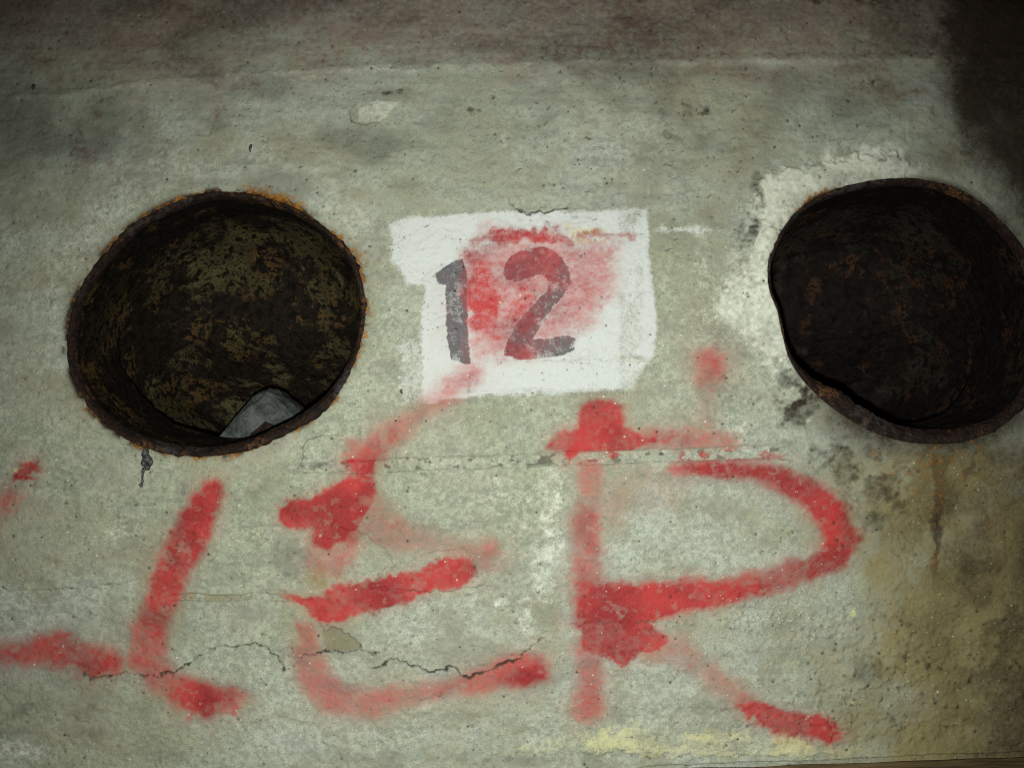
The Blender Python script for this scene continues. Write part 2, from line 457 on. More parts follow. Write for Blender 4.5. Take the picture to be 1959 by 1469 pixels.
# smear over the number panel (horizontal brush-like streaks)
streak = fbm(26, 8, 55, 4)
sm = zeros()
poly(sm, [(892, 478), (930, 448), (1098, 450), (1175, 458), (1180, 556), (1113, 628), (1006, 686), (896, 692)], .62, 38, 10, 4)
stroke(sm, [(912, 500, 22, .85), (918, 560, 40, .9), (925, 610, 30, .95), (960, 640, 26, .75), (1000, 600, 40, .8), (1010, 540, 30, .75)], 20, 10, 6)
stroke(sm, [(905, 466, 7, .6), (950, 455, 14, .85), (1030, 450, 14, .9), (1085, 458, 14, .75)], 9, 6, 7)
stroke(sm, [(1108, 446, 9, .7), (1180, 448, 5, .55), (1212, 456, 6, .6)], 5, 5, 7)
stroke(sm, [(1120, 545, 25, .55), (1140, 580, 22, .5)], 20, 8, 8)
stroke(sm, [(845, 540, 30, .14), (850, 640, 30, .12)], 30, 8, 4)
sm = np.clip(sm + (streak - .5) * .2 * sstep(.05, .4, sm), 0, 1)
red = np.maximum(red, sm * .92)
k = sm > OWNER_V
OWNER = np.where(k & (sm > .1), G_SMEAR, OWNER)

# ---- white number panel and stencilled digits
PANEL = [(741, 427), (770, 420), (798, 417), (890, 411), (976, 405), (1098, 405), (1153, 402), (1239, 396), (1243, 513), (1255, 605), (1250, 680), (1222, 716),
         (1214, 746), (1178, 745), (1098, 752), (976, 756), (871, 760), (835, 770), (806, 770), (806, 623), (812, 545), (778, 545), (768, 519), (746, 500), (750, 460)]
poly(white, PANEL, 1.0, 8, 2, 2)
wide = fbm(120, 14, 91, 4)
patch = fbm(40, 26, 95, 4)
white *= 1 - .40 * sstep(1172, 1190, PX) * sstep(1240, 1225, PX) * (.55 + .45 * sstep(.35, .6, patch))          # thin brushed-out right margin
white *= 1 - .5 * sstep(445, 410, PY) * sstep(1060, 1110, PX) * (.4 + .6 * sstep(.35, .6, patch))
white *= 1 - .30 * sstep(840, 750, PX) * (.4 + .6 * sstep(.45, .62, patch))
white *= 1 - .35 * sstep(.52, .72, wide) * sstep(640, 700, PY)
poly(white, [(760, 655), (812, 650), (812, 772), (764, 768)], .42, 7, 6, 8)
blob(white, 1300, 440, 80, 5, .45)
poly(black, [(832, 524), (862, 503), (887, 497), (896, 535), (894, 593), (900, 698), (863, 692), (855, 648), (851, 547), (838, 544)], 1.0, 2.5, 1.2, 1.6)
black_two = zeros()
poly(black_two, [(963, 524), (966, 504), (978, 488), (1006, 475), (1037, 471), (1067, 486), (1089, 513), (1093, 541), (1081, 565), (1058, 588), (1043, 614), (1025, 636), (1020, 650),
                 (1089, 642), (1101, 646), (1100, 672), (1067, 681), (1000, 691), (966, 680), (969, 651), (988, 620), (1018, 582), (1046, 556), (1050, 540), (1040, 526), (1016, 529), (988, 542), (968, 536)], 1.0, 2.5, 1.2, 1.6)
DIG1, DIG2 = black > .5, black_two > .5
worn = fbm(22, 22, 133, 4)
black = np.maximum(black * .86, black_two * .80) * (1 - .25 * sstep(.6, .8, worn))
red = np.where(black_two > 0, np.maximum(red, .85 * black_two * sstep(1085, 1040, PX + .3 * (PY - 560))), red)
red *= 1 - .40 * black_two * sstep(.45, .62, fbm(36, 36, 135, 3))

# ---- yellow paint
yb = zeros()
poly(yb, [(1020, 1402), (1200, 1388), (1480, 1392), (1560, 1420), (1500, 1440), (1240, 1444), (1060, 1432)], .75, 10, 8, 10)
poly(yb, [(960, 1440), (1040, 1410), (1060, 1450)], .5, 10, 8, 8)
poly(yb, [(1000, 1415), (1250, 1398), (1560, 1412), (1700, 1432), (1600, 1446), (1040, 1448)], .42, 14, 10, 6)
yellow = np.maximum(yellow, yb * (.45 + .55 * sstep(.25, .7, fbm(90, 40, 150, 4))))
for (x, y, a, b, k) in [(1128, 444, 30, 10, .7), (1120, 462, 26, 6, .6), (1090, 432, 18, 8, .5), (500, 990, 40, 40, .22), (716, 210, 40, 20, .22), (1630, 1175, 6, 11, .9), (30, 900, 5, 9, .7), (150, 1240, 4, 6, .5), (55, 1128, 5, 5, .6), (115, 1325, 5, 5, .5)]:
    blob(yellow, x, y, a, b, k)

# ---- olive algae and rusty water below the right opening, lower right corner
lo = fbm(150, 150, 170, 5); lo2 = fbm(60, 60, 171, 4)
sr = sstep(1440, 1880, PX + 100 * (lo2 - .5)) * sstep(860, 960, PY)
olive = np.maximum(olive, sr * (.35 + .75 * sstep(.35, .68, lo)))
olive = np.maximum(olive, .28 * sstep(.5, .7, lo) + 0 * PX)
olive = np.maximum(olive, .30 * sstep(1440, 1700, PX) * sstep(1000, 1200, PY))
grime_shade = np.maximum(grime_shade, .62 * sstep(1680, 1960, PX + 70 * (lo - .5)) * sstep(760, 900, PY) * (.45 + .55 * sstep(.3, .6, lo2)))
grime_shade = np.maximum(grime_shade, .62 * sstep(1780, 2000, PX + 60 * (lo2 - .5)) * sstep(850, 1000, PY))
stroke(grime_shade, [(1800, 860, 26, .5), (1796, 940, 12, .62), (1792, 1010, 9, .75), (1789, 1080, 7, .5), (1785, 1150, 5, .2)], 10, 5, 6)
stroke(grime_shade, [(1800, 850, 30, .6), (1797, 930, 14, .66), (1793, 1000, 11, .8), (1790, 1070, 8, .66), (1786, 1150, 6, .35), (1784, 1230, 4, .1)], 9, 6, 4)
stroke(rust, [(1799, 860, 16, .35), (1795, 960, 9, .24), (1791, 1060, 7, .22), (1787, 1160, 5, .1)], 10, 6, 3)
stroke(grime_shade, [(1880, 850, 22, .5), (1884, 960, 12, .4), (1888, 1080, 9, .2)], 16, 8, 4)
stroke(grime_shade, [(1720, 850, 18, .5), (1716, 930, 10, .35), (1712, 990, 8, .1)], 14, 8, 4)
blob(rust, 1780, 890, 100, 60, .26); blob(rust, 1860, 1000, 80, 90, .12)
for (x, y, a, b, k) in [(1535, 785, 42, 32, .72), (1590, 830, 40, 34, .5), (1610, 900, 60, 50, .62), (1680, 930, 50, 40, .6), (1740, 975, 60, 26, .5), (1560, 900, 40, 26, .5), (1650, 960, 70, 40, .45), (1700, 870, 60, 30, .62),
                        (1600, 1230, 40, 20, .35), (1660, 1285, 50, 22, .42), (1530, 1135, 40, 18, .2), (1470, 850, 60, 12, .3), (1850, 900, 60, 40, .5), (1600, 980, 26, 50, .4)]:
    blob(grime_shade, x, y, a, b, k, rough=1.2)
olive = np.maximum(olive, .98 * sstep(1400, 1880, PX + 120 * (lo2 - .5)) * sstep(800, 900, PY) * (.82 + .3 * sstep(.3, .6, lo)))
grime_shade = np.maximum(grime_shade, .74 * sstep(1580, 1860, PX + 110 * (lo - .5)) * sstep(800, 870, PY) * sstep(1300, 980, PY - .35 * (PX - 1700)) * (.7 + .5 * (lo2 - .5)))
runs = fbm(24, 300, 178, 4)
grime_shade = np.maximum(grime_shade, .62 * sstep(.46, .85, runs) * sstep(1560, 1820, PX) * sstep(840, 880, PY) * sstep(1300, 950, PY))
# soot in the top right corner with a hard upright edge
sl = window(1600, 6000, -5000, 620)
soot = poly_sd([(1800, -5000), (1795, 0), (1800, 120), (1808, 220), (1850, 300), (1905, 350), (1945, 420), (1985, 520), (6000, 620), (6000, -5000)], sl, 18, 3)
put(grime_shade, sl, 1.0 * sstep(-95, 70, soot) * (.95 + .2 * (fbm(60, 60, 190, 4)[sl] - .5)))
put(pink, sl, .6 * sstep(-120, 10, soot) * sstep(220, 60, PY[sl]))
blob(grime_shade, 1665, 4, 34, 13, .75); blob(pink, 1665, 4, 40, 16, .9); blob(grime_shade, 1560, 4, 22, 8, .6); blob(pink, 1715, 4, 20, 8, .6); blob(grime_shade, 1620, 63, 9, 6, .7)
for (x, y) in [(1925, 18), (1938, 42), (1946, 62), (1956, 68)]:
    blob(pale, x, y, 7, 12, .75)
# reddish old overspray on the upper course and at the left
pn = fbm(90, 30, 210, 5)
for (x, y, a, b, k) in [(170, 70, 150, 50, .42), (400, 135, 90, 50, .6), (240, 60, 140, 40, .35), (60, 30, 120, 50, .45), (690, 75, 70, 25, .5), (1110, 70, 190, 50, .72), (1010, 40, 80, 40, .55), (1280, 60, 140, 55, .7), (1500, 70, 200, 45, .55),
                        (1700, 60, 130, 60, .6), (1450, 20, 160, 20, .6), (1330, 110, 180, 16, .5), (140, 300, 70, 70, .62), (130, 100, 160, 60, .5), (400, 140, 110, 50, .55), (110, 235, 40, 26, .35), (60, 255, 60, 80, .25), (420, 170, 60, 24, .42), (640, 10, 100, 16, .4), (900, 10, 160, 20, .45)]:
    blob(pink, x, y, a, b, k, rough=.7)
pink *= .62 + .6 * sstep(.3, .75, pn)
grime_shade = np.maximum(grime_shade, .34 * sstep(140, 60, PY + 30 * (pn - .5)) * sstep(760, 1000, PX) * sstep(1500, 1300, PX))
grime_shade = np.maximum(grime_shade, .26 * sstep(260, 0, PY + 90 * (pn - .5)))
pink = np.maximum(pink, .70 * sstep(250, 20, PY + 110 * (pn - .5)))
grime_shade = np.maximum(grime_shade, .18 * sstep(250, -60, PX + 80 * (lo - .5)) * sstep(420, 120, PY))  # upper left corner darkened in colour, standing in for flash falloff
bm1 = fbm(170, 90, 215, 5); bm2 = fbm(80, 34, 216, 5)
grime_shade = np.maximum(grime_shade, (.18 + .32 * sstep(.35, .95, bm1)) * sstep(620, 300, PY))  # mottled stains, plus flash falloff painted in as even darkening upwards
grime_shade = np.maximum(grime_shade, .34 * sstep(.45, .95, bm2) * sstep(560, 260, PY))
grime_shade = np.maximum(grime_shade, .26 * sstep(.4, .95, bm1) * sstep(420, 120, PX))
# faint vertical wash lines, dirty lower left corner
for (x, y, a, b, k) in [(60, 1345, 120, 20, .36), (160, 1360, 120, 14, .30), (80, 1400, 150, 12, .34), (520, 950, 40, 40, .36), (560, 1060, 40, 40, .34), (450, 1110, 60, 30, .2), (490, 1180, 80, 12, .15), (1310, 205, 50, 22, .42), (1345, 215, 16, 12, .7),
                        (1300, 265, 34, 10, .5), (1240, 150, 30, 20, .4), (1350, 250, 30, 10, .3), (1100, 280, 60, 10, .3), (915, 216, 14, 6, .6), (1045, 208, 12, 5, .6), (740, 178, 14, 5, .6), (765, 175, 6, 4, .6), (720, 320, 60, 30, .2), (700, 470, 30, 60, .28),
                        (1425, 440, 25, 60, .34), (1450, 360, 20, 40, .34), (300, 270, 120, 8, .3), (430, 245, 90, 10, .3), (1520, 190, 140, 18, .25), (600, 270, 80, 10, .2), (1000, 1455, 200, 14, .3), (700, 1440, 160, 14, .2), (1420, 660, 30, 40, .25)]:
    blob(grime_shade, x, y, a, b, k, rough=1.3)
# grey pebbly patch on the mid seam left, spalled olive patch on crack
blob(olive, 612, 1108, 30, 26, .7, rough=.5); blob(speck, 612, 1108, 24, 18, .28, rough=1.2)
poly(olive, [(616, 1202), (650, 1203), (688, 1228), (690, 1240), (640, 1246), (624, 1244)], .5, 2, 3, 4)
poly(grime_shade, [(616, 1202), (650, 1203), (688, 1228), (690, 1240), (640, 1246), (624, 1244)], .34, 2, 3, 4)
poly(H, [(616, 1202), (650, 1203), (688, 1228), (690, 1240), (640, 1246), (624, 1244)], -.0030, 2, 3, 4, mode='add')
# ---- lime, mortar and pale patches
ring_r = np.zeros((NZ, NX)); sd_l = np.full((NZ, NX), -1e3); sd_r = np.full((NZ, NX), -1e3)
sl = window(20, 810, 260, 980); sd_l[sl] = poly_sd([tuple(p) for p in OUT_L], sl)
sl_r = window(1360, 2120, 230, 960); sd_r[sl_r] = poly_sd([tuple(p) for p in OUT_R], sl_r)
ang_l = np.arctan2(-(PY - 620), PX - 413); ang_r = np.arctan2(-(PY - 596), PX - 1735)
pm = fbm(46, 46, 230, 4)
collar = sstep(-95, -30, sd_r + 50 * (pm - .5)) * (sd_r > -900) * sstep(1830, 1690, PX) * sstep(790, 640, PY)
pale = np.maximum(pale, collar * (.55 + .45 * sstep(.35, .65, pm)))
for (x, y, a, b, k) in [(1470, 470, 40, 90, .5), (1480, 600, 22, 90, .55), (1560, 350, 70, 30, .55), (1660, 330, 60, 18, .5), (1380, 560, 60, 90, .34), (1340, 440, 60, 10, .5), (1048, 1000, 26, 66, .6), (1032, 1090, 28, 76, .56), (1012, 1170, 18, 66, .5), (1060, 960, 18, 22, .5),
                        (940, 950, 30, 40, .32), (1020, 1240, 14, 30, .4), (1510, 745, 12, 9, .95), (1545, 805, 5, 5, .9), (1530, 690, 20, 30, .5), (1420, 830, 26, 28, .55), (960, 1155, 12, 8, .75), (40, 1430, 50, 24, .5), (500, 300, 120, 20, .34), (380, 320, 120, 20, .3),
                        (640, 480, 60, 40, .26), (690, 430, 50, 40, .26), (230, 1010, 40, 26, .40), (60, 1180, 60, 26, .2), (700, 660, 40, 80, .24), (600, 860, 40, 24, .36), (1180, 290, 60, 40, .26), (930, 220, 40, 22, .26), (1000, 250, 70, 18, .30), (1200, 1390, 200, 20, .2), (800, 1400, 200, 26, .2)]:
    blob(pale, x, y, a, b, k, rough=1.2)
CR1 = [(1447, 392), (1462, 340), (1510, 326), (1570, 310), (1645, 296), (1720, 298), (1738, 325), (1722, 352), (1630, 362), (1570, 384), (1525, 412), (1500, 446), (1480, 480), (1450, 440)]
CR2 = [(1440, 420), (1490, 450), (1478, 510), (1500, 600), (1515, 690), (1470, 690), (1405, 632), (1352, 600), (1364, 566), (1430, 526)]
crn = zeros(); poly(crn, CR1, 1.0, 20, 12, 9); pale = np.maximum(pale, crn * (.62 + .5 * sstep(.3, .6, pm)))
poly(H, CR1, .0028, 9, 12, 9, mode='add')
poly(pale, CR2, .80, 20, 12, 9); poly(H, CR2, .0018, 6, 12, 9, mode='add')
blob(yellow, 1640, 315, 70, 18, .28); blob(olive, 1570, 345, 90, 30, .22)
for (x, y, a, b, k) in [(1432, 430, 16, 40, .6), (1452, 345, 14, 34, .55), (1500, 720, 26, 30, .62), (1520, 775, 44, 30, .85), (1470, 650, 22, 40, .3), (1690, 306, 12, 6, .5), (1560, 330, 8, 6, .5), (1600, 350, 14, 6, .5)]:
    blob(grime_shade, x, y, a, b, k, rough=1.2)
above = sstep(.1, .7, ang_l) * sstep(3.1, 2.6, ang_l)
pale = np.maximum(pale, .40 * above * sstep(-130, -60, sd_l + 40 * (pm - .5)) * sstep(-8, -30, sd_l) * (.6 + .6 * fbm(90, 14, 233, 4)))
# chipped yellowish spot
poly(pale, [(680, 196), (712, 190), (762, 194), (740, 222), (716, 236), (686, 232)], .55, 4, 4, 4)
blob(olive, 716, 212, 30, 14, .35)
stroke(crack, [(680, 197, 1.5, .5), (668, 215, 1.5, .6), (672, 234, 2, .7), (698, 240, 2, .6), (722, 236, 1.5, .5), (742, 222, 1, .4)], 2, 3, 3)
# ---- rust halos round the openings
an = fbm(24, 24, 250, 4)
halo = np.exp(-np.clip(-sd_l - 2, 0, 400) / 13.0) * (sd_l > -80)
lump = .22 + .9 * np.exp(-((ang_l - 1.15) / .22) ** 2) + .8 * np.exp(-((ang_l - .55) / .3) ** 2) + .5 * np.exp(-((ang_l - 0.0) / .35) ** 2) + .45 * np.exp(-((ang_l + 1.7) / .5) ** 2) + .3 * np.exp(-((ang_l - 2.2) / .6) ** 2) + .35 * np.exp(-((ang_l + .8) / .5) ** 2)
rust = np.maximum(rust, np.clip(halo * lump * (.55 + an), 0, 1))
grime_shade = np.maximum(grime_shade, 1.0 * np.exp(-np.clip(-sd_l - 3, 0, 400) / 8.0) * (sd_l > -80) * (.4 + .9 * sstep(.3, .65, an)))
halo = np.exp(-np.clip(-sd_r - 2, 0, 400) / 10.0) * (sd_r > -80)
lump = .05 + 1.1 * np.exp(-((ang_r - 2.25) / .16) ** 2) + .5 * np.exp(-((ang_r - 2.6) / .14) ** 2) + .7 * np.exp(-((ang_r - 1.7) / .08) ** 2)
rust = np.maximum(rust, np.clip(halo * lump * (.5 + an), 0, 1))
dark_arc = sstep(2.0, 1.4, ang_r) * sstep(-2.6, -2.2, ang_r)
grime_shade = np.maximum(grime_shade, np.exp(-np.clip(-sd_r, 0, 400) / 16.0) * (sd_r > -100) * dark_arc * .9)
below = sstep(-2.75, -2.1, ang_r) * sstep(1.5, .6, ang_r)
grime_shade = np.maximum(grime_shade, .78 * np.exp(-np.clip(-sd_r, 0, 900) / 62.0) * (sd_r > -900) * below * (.65 + .7 * lo2))
# yellow-brown wash to the right of the left pipe
blob(olive, 715, 560, 20, 60, .3); blob(olive, 520, 900, 60, 14, .3)

# ---- relief
H += (fbm(420, 420, 300, 4) - .5) * .007
H += (fbm(70, 55, 310, 4) - .5) * .0022
H += (fbm(14, 11, 320, 3) - .5) * .0009
skin = fbm(190, 120, 330, 5)
H += .0007 * sstep(.51, .545, skin) + .0006 * sstep(.37, .405, skin)
edge = np.exp(-((skin - .5275) / .004) ** 2) + np.exp(-((skin - .3875) / .004) ** 2)
crack = np.maximum(crack, .12 * edge * sstep(.4, .6, fbm(50, 50, 340, 3)))
# horizontal trowel lines
H += .0006 * (fbm(300, 9, 350, 3) - .5) * sstep(500, 100, PY)
tl = fbm(260, 10, 352, 3)
grime_shade = np.maximum(grime_shade, .26 * sstep(.58, .74, tl) * sstep(480, 150, PY))

def course(pts, x):
    return np.interp(x, [p[0] for p in pts], [p[1] for p in pts])
top = course([(-3000, 360), (0, 187), (150, 181), (330, 156), (560, 141), (900, 128), (1200, 122), (1700, 116), (2000, 113), (5000, 90)], PX) + 5 * (fbm(60, 60, 360, 3) - .5)
dt = PY - top
H += .0016 * np.exp(-(dt / 10) ** 2) + .0004 * sstep(8, -8, dt)
rgh = fbm(16, 10, 365, 4)
pale = np.maximum(pale, .48 * np.exp(-(dt / 10) ** 2) * (.4 + rgh) * sstep(1850, 1750, PX))
crack = np.maximum(crack, .16 * np.exp(-((dt - 9) / 2.5) ** 2) * sstep(.45, .7, fbm(70, 40, 367, 3)))
grime_shade = np.maximum(grime_shade, .5 * np.exp(-((dt + 13) / 8) ** 2) * sstep(.54, .7, rgh) * sstep(1100, 1250, PX))
mid = course([(-3000, 960), (540, 912), (733, 903), (885, 897), (1120, 887), (1300, 881), (1457, 877), (1560, 880), (5000, 860)], PX) + 4 * (fbm(50, 50, 370, 3) - .5)
dm = PY - mid
on = sstep(540, 620, PX) * sstep(1560, 1480, PX)
H += on * (-.0020 * sstep(-27, -22, dm) * sstep(2, -3, dm) * (.4 + .9 * rgh) - .0012 * np.exp(-(dm / 2.2) ** 2))
crack = np.maximum(crack, on * .42 * np.exp(-(dm / 1.8) ** 2) * sstep(.3, .5, fbm(60, 30, 372, 3)))
crack = np.maximum(crack, on * .22 * np.exp(-((dm + 25) / 2.0) ** 2) * sstep(.5, .62, fbm(60, 30, 373, 3)))
band = on * sstep(-26, -20, dm) * sstep(2, -3, dm)
rg2 = fbm(13, 9, 375, 3)
pale = np.maximum(pale, band * .30 * sstep(.4, .7, rg2))
grime_shade = np.maximum(grime_shade, band * .55 * sstep(.58, .72, fbm(20, 13, 376, 3)))
red *= 1 - band * .85 * sstep(.42, .52, fbm(24, 14, 377, 3)) * sstep(1090, 1180, PX)
# mid-left seam with exposed aggregate
dm2 = PY - (1152 - .012 * (PX - 320)) + 8 * (fbm(60, 60, 381, 3) - .5)
on2 = sstep(300, 330, PX) * sstep(640, 600, PY * 0 + PX)
H += on2 * (-.0022) * sstep(-14, -10, dm2) * sstep(3, -2, dm2) * sstep(.42, .55, fbm(40, 20, 382, 3))
crack = np.maximum(crack, on2 * .4 * np.exp(-(dm2 / 2.5) ** 2) * sstep(.4, .6, rgh))
olive = np.maximum(olive, on2 * .5 * sstep(-18, -12, dm2) * sstep(3, -2, dm2) * sstep(.4, .6, fbm(36, 20, 383, 3)))
# raised slab edge beside the left pipe, thin loose skins elsewhere
for pts, hh in [([(578, 884), (588, 850), (606, 834), (640, 830), (654, 836), (650, 850), (640, 880), (690, 905), (560, 905)], .0028),
                ([(-200, 925), (150, 926), (176, 950), (168, 975), (205, 1012), (300, 1060), (310, 1100), (200, 1120), (-200, 1140)], .0016),
                ([(763, 1078), (842, 1050), (885, 1044), (916, 1094), (942, 1115), (830, 1130), (700, 1120)], .0018),
                ([(640, 1010), (700, 1020), (745, 1060), (760, 1080), (700, 1090), (655, 1060)], -.0016),
                ([(1170, 1262), (1230, 1288), (1287, 1306), (1344, 1318), (1380, 1290), (1560, 1290), (1600, 1440), (1100, 1440), (1100, 1360)], .0012),
                ([(205, 1010), (270, 1000), (306, 1020), (300, 1050), (230, 1050)], -.0014),
                ([(1240, 150), (1270, 140), (1282, 160), (1262, 185), (1236, 190)], .0014),
                ([(970, 375), (1010, 372), (1045, 395), (1005, 408), (975, 392)], -.0018)]:
    sl, v = poly(H, pts, hh, 2, 5, 4, mode='add')
    e = np.abs(v / hh); e = 4 * e * (1 - e)
    put(crack, sl, .34 * e * sstep(.42, .6, rgh[sl]))
# cracks
def fissure(pts, w=1.4, k=.9, depth=.0045):
    P = [(x + random.uniform(-1, 1), y + random.uniform(-1, 1), w * random.uniform(.5, 1.4), k * random.uniform(.75, 1)) for x, y in pts]
    c = zeros(); stroke(c, P, 1.6, 5, 4)
    crack[:] = np.maximum(crack, c); H[:] -= depth * c
fissure([(57, 1287), (104, 1267), (140, 1264)], .8, .5)
fissure([(160, 1290), (174, 1302), (205, 1297), (235, 1283), (250, 1290), (270, 1298), (305, 1294), (335, 1285), (365, 1269), (390, 1252), (418, 1241), (440, 1238), (461, 1232), (490, 1234), (513, 1241), (524, 1252), (535, 1265), (544, 1283), (556, 1279), (570, 1265), (582, 1253), (624, 1246), (660, 1246), (689, 1242), (724, 1248)], 1.5, .95)
fissure([(711, 1275), (733, 1272), (750, 1264), (781, 1268), (811, 1281), (829, 1285), (850, 1278), (868, 1277), (881, 1294), (894, 1296), (942, 1281), (972, 1266), (1003, 1251), (1020, 1236), (1042, 1220)], 1.9, .95)
fissure([(689, 1240), (715, 1250), (738, 1247)], 1.0, .6)
fissure([(1095, 1188), (1130, 1192), (1170, 1189), (1205, 1193), (1237, 1190), (1270, 1178)], .9, .7)
fissure([(1174, 1286), (1231, 1289), (1260, 1302), (1287, 1306), (1344, 1317), (1370, 1300), (1400, 1298)], .8, .5)
fissure([(763, 1076), (800, 1068), (842, 1050), (885, 1044), (905, 1055), (916, 1094), (942, 1115)], .8, .5)
fissure([(480, 1322), (520, 1320), (548, 1313), (590, 1318), (630, 1335)], .7, .4)
fissure([(985, 398), (1010, 405), (1050, 404), (1085, 400)], 2.0, .8)
fissure([(945, 370), (970, 380), (985, 396)], .8, .5)
fissure([(1540, 270), (1600, 262), (1660, 258)], .8, .5)
fissure([(1210, 560), (1214, 640), (1218, 710)], .7, .35)
fissure([(1700, 1180), (1760, 1200), (1830, 1235), (1900, 1280), (1950, 1300)], 1.0, .5)
# pores, dark and pale grains
NI = dict(j=np.searchsorted)
def stamp(field, x, y, r, k, mode='max'):
    sl = window(x - 3 * r - 2, x + 3 * r + 2, y - 3 * r - 2, y + 3 * r + 2)
    if 0 in PX[sl].shape: return
    d2 = ((PX[sl] - x) ** 2 + (PY[sl] - y) ** 2) / (r * r)
    put(field, sl, k * np.exp(-d2), mode)
for i in range(2600):
    x, y = random.uniform(-60, 2020), random.uniform(-40, 1500)
    r = random.choice((1.7, 1.9, 2.1, 2.5, 3.2)); 
    stamp(crack, x, y, r, random.uniform(.3, .9)); stamp(H, x, y, r * 1.3, -.0012, 'add')
for i in range(500):                                   # upper course: trowel pits, elongated
    x, y = random.gauss(1080, 330), random.gauss(270, 90)
    w = random.uniform(3, 11)
    c = random.uniform(.3, .8)
    stroke(crack, [(x - w, y + w * .2, 1.0, c * .4), (x, y, 1.6, c), (x + w, y - w * .25, .8, c * .3)], 1.6, 4, 4)
for i in range(900):
    x, y = random.uniform(-40, 2000), random.gauss(1000, 330)
    stamp(speck, x, y, random.choice((1.8, 2.0, 2.3, 2.8)), random.uniform(.4, .9)); stamp(H, x, y, 2.2, .0007, 'add')
for i in range(420):                                   # washed-out aggregate, lower right
    x, y = random.gauss(1730, 130), random.gauss(1300, 75)
    r = abs(random.gauss(1.5, 1.6)) + 1.7
    if y > 1425: continue
    if random.random() < .6: stamp(crack, x, y, r, random.uniform(.25, .75))
    else: stamp(speck, x, y, r, random.uniform(.1, .35))
    stamp(H, x, y, r * 1.2, .0014 * random.choice((-1, 1, 1)), 'add')
for i in range(260):                                   # aggregate band left of R's foot
    x, y = random.gauss(1480, 70), random.gauss(1185, 28)
    stamp(speck, x, y, random.uniform(1.5, 3.2), random.uniform(.3, .7)); stamp(H, x, y, 3, .0012, 'add')
H += .0007 * (fbm(9, 8, 390, 3) - .5) * sstep(1560, 1680, PX) * sstep(1140, 1220, PY)
blob(blue, 349, 935, 5, 16, .9, rough=.6); blob(blue, 346, 962, 4, 10, .8, rough=.6); blob(blue, 1948, 940, 16, 22, .35)
# paint film has body
H += .00035 * np.clip(white, 0, 1) + .00025 * sstep(.6, 1, red)

# ---- hole lips and the lower edge of the wall
Y = -H
for sd in (sd_l, sd_r):
    Y += np.where(sd > -4, .0006 * np.clip(sd + 4, 0, 30) ** 2, 0)
low = course([(-4000, 1500), (1180, 1478), (1260, 1463), (1600, 1452), (1959, 1439), (3000, 1420), (6000, 1400)], PX) + 3 * (fbm(30, 30, 400, 3) - .5)
Y += .00018 * np.clip(PY - low + 3, 0, 7) ** 2
far = np.maximum(sstep(1100, 2600, np.abs(PX - CX)), sstep(-100, -1200, PY))
keep_v = ~((sd_l > 5) | (sd_r > 5))

# ------------------------------------------------------------------ the wall, split along its paint
verts = np.stack([np.broadcast_to(XA, (NZ, NX)), Y, np.broadcast_to(ZA[:, None], (NZ, NX))], -1).reshape(-1, 3)
A_PAINT = np.stack([red, white, black, yellow], -1).reshape(-1, 4)
A_STAIN = np.stack([grime_shade, rust, pale, pink], -1).reshape(-1, 4)
def tone(sx, sy, seed, o=4):
    return .5 + (fbm(sx, sy, seed, o) - .5) * .62
A_TONE = np.stack([tone(330, 300, 900, 5), tone(64, 56, 910, 6), tone(7.0, 6.4, 920, 2), tone(130, 24, 930, 4)], -1).reshape(-1, 4)
A_MARK = np.stack([olive, crack, speck, blue], -1).reshape(-1, 4)
idx = np.arange(NX * NZ).reshape(NZ, NX)
quads = np.stack([idx[:-1, :-1], idx[:-1, 1:], idx[1:, 1:], idx[1:, :-1]], -1).reshape(-1, 4)
kf = keep_v.ravel()[quads].all(1)
quads = quads[kf]
PART = np.zeros((NZ, NX), np.int16)
PART[white > .45] = 20
PART[(red > .42)] = OWNER[(red > .42)]
PART[(PART == G_SMEAR) & (white <= .3)] = 0
PART[DIG1] = 21
PART[DIG2] = 22
PART[(yb > .4) & (PART == 0)] = 23
pf = PART.ravel()[quads[:, 0]]

def wall_part(name, code, parent):
    q = quads[pf == code]
    used, inv = np.unique(q.ravel(), return_inverse=True)
    return mesh_np(name, verts[used], inv.reshape(-1, 4), M_WALL, parent, True,
                   {'paint': A_PAINT[used], 'stain': A_STAIN[used], 'mark': A_MARK[used], 'tone': A_TONE[used]})

wall = wall_part('concrete_wall', 0, None)
tag(wall, 'stained grey concrete wall with two round pipe openings, cracks and red graffiti', 'wall')
panel = wall_part('painted_panel', 20, wall); tag(panel, 'white painted rectangle between the two openings')
tag(wall_part('digit', 21, panel), 'grey stencilled digit 1')
tag(wall_part('digit', 22, panel), 'grey stencilled digit 2 stained red')
tag(wall_part('paint_smear', G_SMEAR, panel), 'red paint rubbed across the number')
for code, nm, lb in [(G_TAIL, 'painted_stroke', 'red stroke running off the left edge'), (G_MARK, 'painted_stroke', 'small chipped red mark below the left opening'),
                     (G_L, 'painted_letter', 'red spray-painted letter L'), (G_E, 'painted_letter', 'red spray-painted letter E'), (G_R, 'painted_letter', 'red spray-painted letter R'),
                     (G_FOOT, 'painted_stroke', 'slanting leg of the red letter R'), (G_DOT, 'painted_dot', 'soft red spray dot under the panel corner'),
                     (G_DIAG, 'painted_stroke', 'faint red stroke slanting down from the white panel'), (23, 'painted_strip', 'faded yellow paint along the foot of the wall')]:
    tag(wall_part(nm, code, wall), lb)
